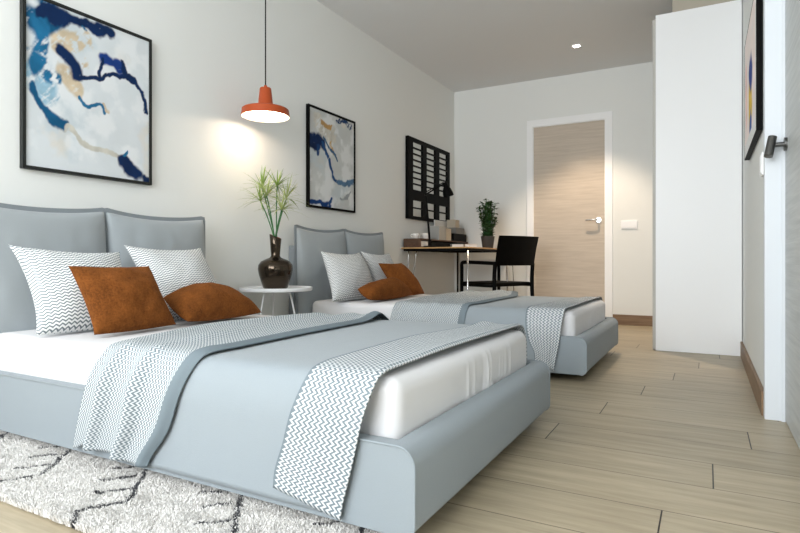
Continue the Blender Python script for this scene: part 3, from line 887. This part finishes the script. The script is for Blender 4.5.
navy, teal, blue, och, gry, ltb = lin(8, 38, 80), lin(18, 84, 124), lin(30, 104, 146), lin(206, 190, 164), lin(196, 194, 184), lin(150, 186, 206)
st1 = [([(.16, .86), (.30, .80), (.45, .84)], .06, och, .55), ([(.273, .60), (.381, .515)], .05, och, .75), ([(.234, .75), (.40, .72)], .05, och, .5),
       ([(.03, .55), (.16, .46)], .07, ltb, .55), ([(.03, .66), (.10, .60), (.2, .56)], .05, blue, .55), ([(.061, .866), (.133, .867), (.18, .93), (.16, .99)], .075, teal, .85),
       ([(.084, .86), (.109, .741), (.06, .60)], .055, blue, .8), ([(.09, .90), (.14, .97), (.313, .955), (.508, .955), (.66, .975)], .038, navy, 1.0), ([(.18, .93), (.27, .95)], .05, navy, .9),
       ([(.061, .485), (.109, .368), (.183, .307), (.27, .272)], .028, teal, .9), ([(.10, .52), (.22, .44)], .03, ltb, .5),
       ([(.27, .72), (.32, .68), (.36, .63), (.367, .613)], .042, navy, .9), ([(.367, .613), (.537, .636), (.752, .696), (.884, .703), (.953, .642), (.965, .50)], .016, navy, 1.0),
       ([(.567, .77), (.68, .775), (.72, .74)], .040, lin(24, 58, 128), .95), ([(.567, .757), (.56, .66)], .016, navy, .9), ([(.745, .78), (.76, .72)], .02, navy, .8),
       ([(.40, .475), (.479, .444), (.582, .453), (.612, .41)], .014, blue, .9), ([(.60, .47), (.63, .42)], .012, och, .8),
       ([(.273, .258), (.408, .19), (.60, .155), (.76, .14)], .020, gry, .9), ([(.42, .92), (.44, .90)], .012, blue, .8),
       ([(.74, .115), (.80, .075), (.88, .045)], .050, navy, .95), ([(.95, .025), (.99, .02)], .03, navy, 1.), ([(.75, .15), (.77, .19)], .012, blue, .8)]
P1 = paint(190, 220, lin(214, 220, 224), st1, 11)
picture('framed_painting', 'black framed abstract painting in blue and white above the near bed', 1, 1.294, 1.912, 1.014, 1.756, P1, M['charcoal'])
st2 = [([(.172, .90), (.30, .80), (.495, .791)], .09, lin(200, 196, 186), .6), ([(.286, .889), (.434, .865)], .03, lin(176, 140, 92), .75), ([(.45, .70), (.50, .60)], .02, lin(190, 160, 110), .7),
       ([(.0, .69), (.12, .70), (.228, .68), (.30, .66)], .055, navy, 1.), ([(.03, .62), (.12, .60), (.2, .62)], .05, navy, .95), ([(.2, .60), (.19, .54)], .035, lin(20, 60, 110), .85),
       ([(.286, .666), (.38, .56), (.434, .508), (.47, .42), (.495, .363), (.57, .315), (.652, .294)], .024, lin(28, 70, 118), .92), ([(.63, .30), (.80, .29), (.99, .31)], .032, lin(84, 116, 146), .8),
       ([(.315, .73), (.40, .67), (.495, .607), (.607, .531)], .016, lin(60, 96, 130), .8), ([(.588, .955), (.75, .97), (.93, .94)], .022, lin(30, 60, 100), .7),
       ([(.0, .02), (.257, .02), (.446, .024)], .028, lin(14, 60, 120), .9), ([(.44, .05), (.46, .09)], .02, lin(30, 70, 120), .7), ([(.684, .103), (.80, .14), (.93, .22)], .012, lin(150, 156, 160), .8)]
P2 = paint(170, 200, lin(196, 199, 198), st2, 23)
picture('framed_painting', 'black framed abstract painting with a blue stream, above the far bed', 1, 3.197, 3.806, 1.014, 1.748, P2, M['black'], fw=.016)
pk = [([(.42, .22), (.46, .34), (.44, .48)], .12, lin(232, 196, 70), .95), ([(.40, .52), (.46, .60)], .11, lin(24, 60, 140), .95), ([(.42, .16), (.40, .11)], .09, lin(40, 90, 170), .95), ([(.8, .3), (.85, .7)], .08, lin(246, 212, 204), .8)]
P3 = paint(60, 80, lin(250, 236, 230), pk, 41, .02)
P3[:, :9] = lin(238, 238, 236)[:3]; P3[:4] = lin(238, 238, 236)[:3]; P3[-4:] = lin(238, 238, 236)[:3]
picture('framed_print', 'black framed pink print with a blue and yellow shape on the right wall', -1, 2.80, 3.62, 1.180, 1.80, P3, M['black'], fw=.004, fd=.026, lip=.001)

# ------------------------------------------------------------------ window-frame mirror over the desk
my0, my1, mz0, mz1 = 4.705, 5.685, 1.030, 1.815
mr = thing('window_frame_mirror', 'black window frame style wall mirror with small panes over the desk', 'mirror', (XL, my0, mz0))
mh, mw = mz1 - mz0, my1 - my0
fx0, fx1 = .002, .034
cols = [(.100, .310), (.400, .608), (.706, .912)]
bs = [(fx0, fx1, 0, cols[0][0], 0, mh), (fx0, fx1, cols[0][1], cols[1][0], 0, mh), (fx0, fx1, cols[1][1], cols[2][0], 0, mh), (fx0, fx1, cols[2][1], mw, 0, mh)]
zA, zB, zC, zD = .030, .185, .285, .748
for c0, c1 in cols:
    bs += [(fx0, fx1, c0, c1, 0, zA), (fx0, fx1, c0, c1, zB, zC), (fx0, fx1, c0, c1, zD, mh), (fx0 + .02, fx1 - .001, c0, c1, zA + .075, zA + .087)]
    for k in range(1, 8): bs.append((fx0 + .02, fx1 - .001, c0, c1, zC + (zD - zC) * k / 8 - .006, zC + (zD - zC) * k / 8 + .006))
obj('frame', boxes(*bs), M['black'], mr)
obj('glass', boxes(*[(.020, .0225, c0 - .01, c1 + .01, a, b) for c0, c1 in cols for a, b in ((zA - .01, zB + .01), (zC - .01, zD + .01))]), M['mirror'], mr)['label'] = 'mirror panes behind the glazing bars'

# ------------------------------------------------------------------ desk
DY0, DY1, DXa, DXb, DT = 4.60, 5.845, XL + .012, -1.83, .752
dk = thing('desk', 'oak topped desk on thin steel legs against the left wall', 'desk', (0, 0, 0))
obj('desk_top', boxes((DXa, DXb, DY0, DY1, DT - .012, DT), bev=.002), M['desktop'], dk)
obj('under_frame', boxes((DXa + .02, DXb - .012, DY0 + .010, DY0 + .035, DT - .034, DT - .0125), (DXa + .02, DXb - .012, DY1 - .035, DY1 - .01, DT - .034, DT - .0125),
                         (DXa + .02, DXa + .045, DY0 + .035, DY1 - .035, DT - .034, DT - .0125), (DXb - .037, DXb - .012, DY0 + .035, DY1 - .035, DT - .034, DT - .0125)), M['black'], dk)
for (lx, ly, sx, sy) in ((-2.385, 4.63, 0, 0), (-1.845, 4.63, 1, 0), (-2.43, 5.80, 0, 1), (-1.86, 5.80, 1, 1)):
    bm = bmesh.new()
    if sx == 0 and sy == 0:
        tube(bm, chaikin([(lx - .045, ly, DT - .034), (lx - .085, ly - .01, .02), (lx - .075, ly - .012, .006), (lx - .062, ly - .01, .02), (lx + .035, ly, DT - .034)], 2), .0055, 8)
        mm = M['chrome']
    elif sx == 1 and sy == 0:
        tube(bm, [(lx, ly, DT - .034), (lx + .002, ly, .0)], .0085, 12); mm = M['chrome']
    else:
        tube(bm, [(lx, ly, DT - .034), (lx, ly, .0)], .010, 12); mm = M['black'] if sx == 0 else M['chrome']
    obj('leg', bm, mm, dk, True)

# walnut organiser standing on the desk, open to the room
og = thing('desk_organiser', 'dark walnut desk organiser with an open front, at the wall side of the desk', 'organiser', (0, 0, 0))
OX0, OX1, OY0, OY1, OZ0, OZ1 = DXa + .006, -2.315, 4.64, 5.82, DT + .0005, .836
obj('case', boxes((OX0, OX1, OY0, OY0 + .014, OZ0, OZ1), (OX0, OX1, OY1 - .014, OY1, OZ0, OZ1), (OX0, OX1, OY0 + .014, OY1 - .014, OZ1 - .012, OZ1), (OX0, OX1, OY0 + .014, OY1 - .014, OZ0, OZ0 + .010), (OX0, OX0 + .008, OY0 + .014, OY1 - .014, OZ0 + .010, OZ1 - .012)), M['walnut'], og)
bm = boxes((OX0 + .03, OX1 - .012, OY0 + .03, OY0 + .185, OZ0 + .011, OZ1 - .022)); tag(obj('paper_stack', bm, M['paper']), 'stack of white papers in the open near end of the walnut organiser', 'papers')
bm = boxes((OX0 + .03, OX1 - .01, OY0 + .20, OY1 - .03, OZ0 + .011, OZ1 - .020), bev=.003); tag(obj('shadow_block', bm, M['black']), 'black block added for the shadow inside the walnut organiser', 'case')  # solid black block added as the dark shadow in the open front


def cup(x, y, z, s, label):
    r = thing('cup', label, 'cup', (x, y, z), 0, 'white cups on the desk organiser')
    bm = bmesh.new(); lathe(bm, [(0, .0), (.022 * s, 0), (.026 * s, .006 * s), (.036 * s, .035 * s), (.040 * s, .062 * s), (.037 * s, .062 * s), (.033 * s, .035 * s), (.022 * s, .010 * s), (0, .009 * s)], 28, cap0=False, cap1=False)
    bmesh.ops.remove_doubles(bm, verts=bm.verts[:], dist=1e-5); obj('bowl', bm, M['china'], r, True)
    bm = bmesh.new(); tube(bm, chaikin([(.036 * s, 0, .05 * s), (.060 * s, 0, .052 * s), (.060 * s, 0, .026 * s), (.034 * s, 0, .022 * s)], 2), .0045 * s, 8); obj('handle', bm, M['china'], r, True)
    r.rotation_euler.z = -2.6
    return r


cup(-2.425, 4.77, OZ1 + .0005, .85, 'small white cup on the organiser, nearer its left end')
cup(-2.375, 4.885, OZ1 + .0005, .95, 'larger white cup on the organiser, behind the desk lamp arm')


def put(name, label, cat, u0, u1, v0, v1, yx, mat, depth=.12, z=None, group=None, bev=.002):
    """upright box given by place (x, y), width along the desk, height and depth"""


def cbox(name, label, cat, x0, x1, y0, y1, z0, z1, mat, group=None, parts=()):
    o = obj(name, boxes((x0, x1, y0, y1, z0, z1), bev=.002), mat); return tag(o, label, cat, group)


Z1 = OZ1 + .0005
cbox('magazine_file', 'pale grey magazine file standing on the organiser', 'file', -2.455, -2.335, 5.10, 5.26, Z1, Z1 + .140, plain('pale grey card', lin(170, 170, 166), .8), None)
cbox('paper_pad', 'white paper pad standing behind the files on the organiser', 'paper pad', -2.474, -2.462, 5.27, 5.66, Z1, Z1 + .215, M['paper'])
cbox('box_file', 'narrow beige box standing on the organiser beside the black box', 'box', -2.455, -2.335, 5.275, 5.40, Z1, Z1 + .125, M['beige'])
cbox('storage_carton', 'black box lying on the organiser under the grey box', 'box', -2.455, -2.325, 5.445, 5.80, Z1, Z1 + .080, M['black'], 'boxes stacked on the organiser')
cbox('storage_carton', 'grey box on top of the black box on the organiser', 'box', -2.450, -2.335, 5.53, 5.76, Z1 + .0805, Z1 + .146, M['grey'], 'boxes stacked on the organiser')
cbox('storage_carton', 'small beige carton topmost on the box stack on the organiser', 'box', -2.445, -2.345, 5.535, 5.645, Z1 + .1465, Z1 + .230, M['beige'], 'boxes stacked on the organiser')


def book(x, y, rz, w_, d_, h_, cover, label):
    r = thing('book', label, 'book', (x, y, DT + .0005), rz, 'books lying on the desk')
    obj('cover', boxes((-w_ / 2, w_ / 2, -d_ / 2, d_ / 2, 0, .003), (-w_ / 2, w_ / 2, -d_ / 2, d_ / 2, h_ - .003, h_), (-w_ / 2, -w_ / 2 + .003, -d_ / 2, d_ / 2, .003, h_ - .003)), cover, r)
    obj('pages', boxes((-w_ / 2 + .003, w_ / 2 - .004, -d_ / 2 + .004, d_ / 2 - .004, .003, h_ - .003)), M['paper'], r)['label'] = 'white page block'
    return r


book(-2.115, 5.03, .5, .115, .16, .036, M['greyblue'], 'grey blue book lying on the desk, nearer the lamp')
book(-2.005, 5.10, .5, .120, .16, .036, plain('cream cover', lin(206, 196, 184), .6), 'cream book lying on the desk, nearer the potted plant')

# desk lamp
lp = thing('desk_lamp', 'black articulated desk lamp on the near end of the desk', 'lamp', (-2.278, 4.76, DT + .0005))
bm = bmesh.new(); lathe(bm, [(.062, 0), (.064, .006), (.060, .014), (.012, .018)], 36); obj('base', bm, M['black'], lp, True, angle=40)
R3 = Vector((.878, .479, 0))
j0 = Vector((0, 0, .016)) - R3 * .0; j1 = Vector((0, 0, .50)) - R3 * .035; j2 = j1 + R3 * .165 + Vector((0, 0, .095))
bm = bmesh.new(); tube(bm, [j0, Vector((0, 0, .07)), j1], [.011, .011, .009], 10); obj('lower_arm', bm, M['black'], lp, True, angle=40)
off = Vector((-.479, .878, 0)) * .008
bm = bmesh.new(); tube(bm, [j1 + off, j2 + off], .007, 8); tube(bm, [j1 - off + Vector((0, 0, .02)), j2 - off + Vector((0, 0, .015))], .0045, 8); obj('upper_arm', bm, M['black'], lp, True)
Yx = Vector((-.479, .878, 0))
for c_, h_, r_ in ((j1, .022, .014), (j2, .020, .012), (Vector((0, 0, .07)), .018, .014)):
    bm = bmesh.new(); tube(bm, [c_ - Yx * h_, c_ + Yx * h_], r_, 14); obj('joint', bm, M['black'], lp, True, angle=40)
bm = bmesh.new(); ax = (R3 * .28 - Vector((0, 0, 1))).normalized()
top = j2 + R3 * .012 + Vector((0, 0, .015))
prof = [(0, .0), (.018, .0), (.022, .012), (.024, .040), (.040, .068), (.048, .105), (.050, .135), (.047, .135), (.045, .105), (.037, .070), (0, .060)]
q = ax.to_track_quat('Z', 'Y').to_matrix().to_4x4()
bm2 = bmesh.new(); lathe(bm2, prof, 32, cap0=False, cap1=False); bmesh.ops.remove_doubles(bm2, verts=bm2.verts[:], dist=1e-5); bmesh.ops.transform(bm2, matrix=Matrix.Translation(top) @ q, verts=bm2.verts[:])
bm.free(); obj('lamp_shade', bm2, M['black'], lp, True, angle=50)

# potted plant on the desk
pp = thing('potted_plant', 'bushy green plant in a dark grey pot at the far corner of the desk', 'plant', (-1.935, 5.40, DT + .0005))
bm = bmesh.new(); lathe(bm, [(0, 0), (.050, 0), (.053, .004), (.068, .108), (.070, .112), (.070, .122), (.064, .122), (.062, .108), (0, .104)], 36, cap0=False, cap1=False); bmesh.ops.remove_doubles(bm, verts=bm.verts[:], dist=1e-5); obj('pot', bm, M['pot'], pp, True, angle=40)
bm = bmesh.new(); lathe(bm, [(.0, .106), (.0615, .106)], 28, cap0=False, cap1=False); bmesh.ops.remove_doubles(bm, verts=bm.verts[:], dist=1e-5); obj('soil', bm, M['soil'], pp)
bm = bmesh.new(); bl = bmesh.new(); rr = random.Random(12)
for k in range(22):
    a = rr.uniform(0, 2 * pi); r0 = rr.uniform(0, .04); r1 = rr.uniform(.02, .105); H = rr.choice([.26, .32, .36, .40, .43, .46]) * (1.0 if r1 < .08 else .85)
    p = chaikin([(r0 * cos(a), r0 * sin(a), .10), (r1 * .8 * cos(a), r1 * .8 * sin(a), .10 + H * .45), (r1 * cos(a), r1 * sin(a), H + .03)], 2)
    tube(bm, p, .0025, 6)
    for j in range(44):
        f = rr.uniform(.12, 1.0); c = Vector(p[min(int(f * (len(p) - 1)), len(p) - 1)]); az = rr.uniform(0, 2 * pi); el = rr.uniform(-.3, .8)
        d = Vector((cos(az) * cos(el), sin(az) * cos(el), sin(el))); s = d.cross(Vector((0, 0, 1))).normalized(); n = s.cross(d)
        ln = rr.uniform(.034, .060); wv = ln * .30
        v0 = bl.verts.new(c); v1 = bl.verts.new(c + d * ln * .5 + s * wv + n * .004); v2 = bl.verts.new(c + d * ln * .55); v3 = bl.verts.new(c + d * ln * .5 - s * wv + n * .004); v4 = bl.verts.new(c + d * ln - n * .004)
        bl.faces.new((v0, v1, v2)); bl.faces.new((v0, v2, v3)); bl.faces.new((v1, v4, v2)); bl.faces.new((v3, v2, v4))
obj('stems', bm, M['stalk'], pp, True); obj('foliage', bl, M['leaf'], pp, False)

# ------------------------------------------------------------------ chair
ch = thing('armchair', 'black wooden armchair with a broad flat back, facing the desk', 'chair', (-1.735, 5.085, 0), radians(65))
cw, cdp = .25, .21        # local: facing +y, rear at -y
def bar(pts, r, n=10):
    bm = bmesh.new(); tube(bm, pts, r, n); return bm
bm = bmesh.new(); box(bm, -cw + .005, cw - .005, -cdp + .01, cdp + .02, .395, .432, bev=.012, seg=3); obj('seat', bm, M['blackwood'], ch, True, angle=40)
for sx in (-1, 1):
    x = sx * cw
    obj('leg', bar(chaikin([(x * 1.03, -cdp - .055, 0), (x, -cdp - .01, .25), (x, -cdp, .45), (x, -cdp - .012, .605)], 2), .0185), M['blackwood'], ch, True)       # rear
    obj('leg', bar([(x, cdp, 0), (x, cdp, .575)], .0165), M['blackwood'], ch, True)                                                                               # front
    obj('armrest', bar(chaikin([(x, cdp, .555), (x, cdp + .002, .612), (x, cdp - .05, .617), (x, -cdp - .012, .605)], 3), .0165), M['blackwood'], ch, True)
    obj('side_rail', bar([(x, -cdp, .405), (x, cdp, .405)], .016), M['blackwood'], ch, True)
bm = bmesh.new()
n = 14; rows = []
for side in (0, 1):
    for (z, yo) in ((.585, -.008), (.72, -.030), (.850, -.062)):
        row = []
        for k in range(n + 1):
            f = k / n * 2 - 1
            row.append(bm.verts.new((f * (cw - .002 + (z - .585) * .02), -cdp + yo - .035 * (1 - f * f) - side * .020, z)))
        rows.append(row)
for s0 in (0, 3):
    for i in range(2):
        A, B = rows[s0 + i], rows[s0 + i + 1]
        for k in range(n): bm.faces.new((A[k], A[k + 1], B[k + 1], B[k]))
for A, B in ((rows[0], rows[3]), (rows[2], rows[5])):
    for k in range(n): bm.faces.new((A[k], A[k + 1], B[k + 1], B[k]))
for e in (0, n):
    for i in range(2): bm.faces.new((rows[i][e], rows[i + 1][e], rows[3 + i + 1][e], rows[3 + i][e]))
obj('backrest', bm, M['blackwood'], ch, True, angle=40)

bm = bmesh.new(); tube(bm, chaikin([(-1.827, 5.76, .742), (-1.80, 5.78, .68), (-1.79, 5.80, .35), (-1.785, 5.81, .06), (-1.76, 5.83, .008), (-1.68, 5.84, .008)], 3), .0045, 8)
tag(obj('power_cable', bm, M['cable'], None, True), 'thin grey cable hanging from the desk behind the chair', 'cable')

# ------------------------------------------------------------------ switches
def switch(label, cat, loc, rz, n, w_, h_):
    r = thing('light_switch', label, cat, loc, rz)
    bm = bmesh.new(); box(bm, -w_ / 2, w_ / 2, -.009, -.0005, 0, h_, bev=.002); obj('plate', bm, M['white'], r)
    kw = (w_ - .02) / n
    for k in range(n):
        bm = bmesh.new(); box(bm, -w_ / 2 + .010 + k * kw + .0015, -w_ / 2 + .010 + (k + 1) * kw - .0015, -.012, -.0085, .010, h_ - .010, bev=.001); obj('rocker', bm, M['white'], r)
    return r
switch('white double light switch beside the oak door', 'light switch', (-.661, YB, .940), 0, 2, .150, .082)
switch('white light switch on the right wall below the print', 'light switch', (XR, 2.80, .985), -pi / 2, 1, .085, .095)

# ------------------------------------------------------------------ wardrobe and the box on it
wy0, wy1 = 4.310, 5.35; wx0, wx1 = -.311, XR - .002; wh = 2.345
wd_ = thing('wardrobe', 'tall white wardrobe standing against the right wall', 'wardrobe', (0, 0, 0))
obj('side_panel', boxes((wx0, wx1 - .004, wy0, wy0 + .022, .002, wh)), M['white'], wd_)
obj('body', boxes((wx0 + .002, wx1, wy0 + .022, wy1, 0, wh - .012)), M['white'], wd_)
for k in range(2):
    a = wy0 + .024 + k * .508
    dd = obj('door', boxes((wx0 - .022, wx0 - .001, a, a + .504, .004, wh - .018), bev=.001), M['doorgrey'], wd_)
    hy = a + (.46 if k == 0 else .044)
    bm = bmesh.new(); tube(bm, chaikin([(wx0 - .022, hy, 1.0), (wx0 - .042, hy, 1.0), (wx0 - .042, hy, 1.18), (wx0 - .022, hy, 1.18)], 2), .004, 8); obj('handle', bm, M['chrome'], dd, True)
sb = thing('storage_box', 'taupe storage box on top of the white wardrobe', 'box', (0, 0, 0))
obj('box_body', boxes((-.208, XR - .012, wy0 + .03, wy0 + .40, wh - .0115, wh + .19), bev=.003), M['card'], sb)
bm = bmesh.new(); tube(bm, chaikin([(-.208, wy0 + .13, wh + .03), (-.226, wy0 + .13, wh + .02), (-.226, wy0 + .22, wh + .02), (-.208, wy0 + .22, wh + .03)], 2), .007, 8); obj('handle', bm, M['dark'], sb, True)
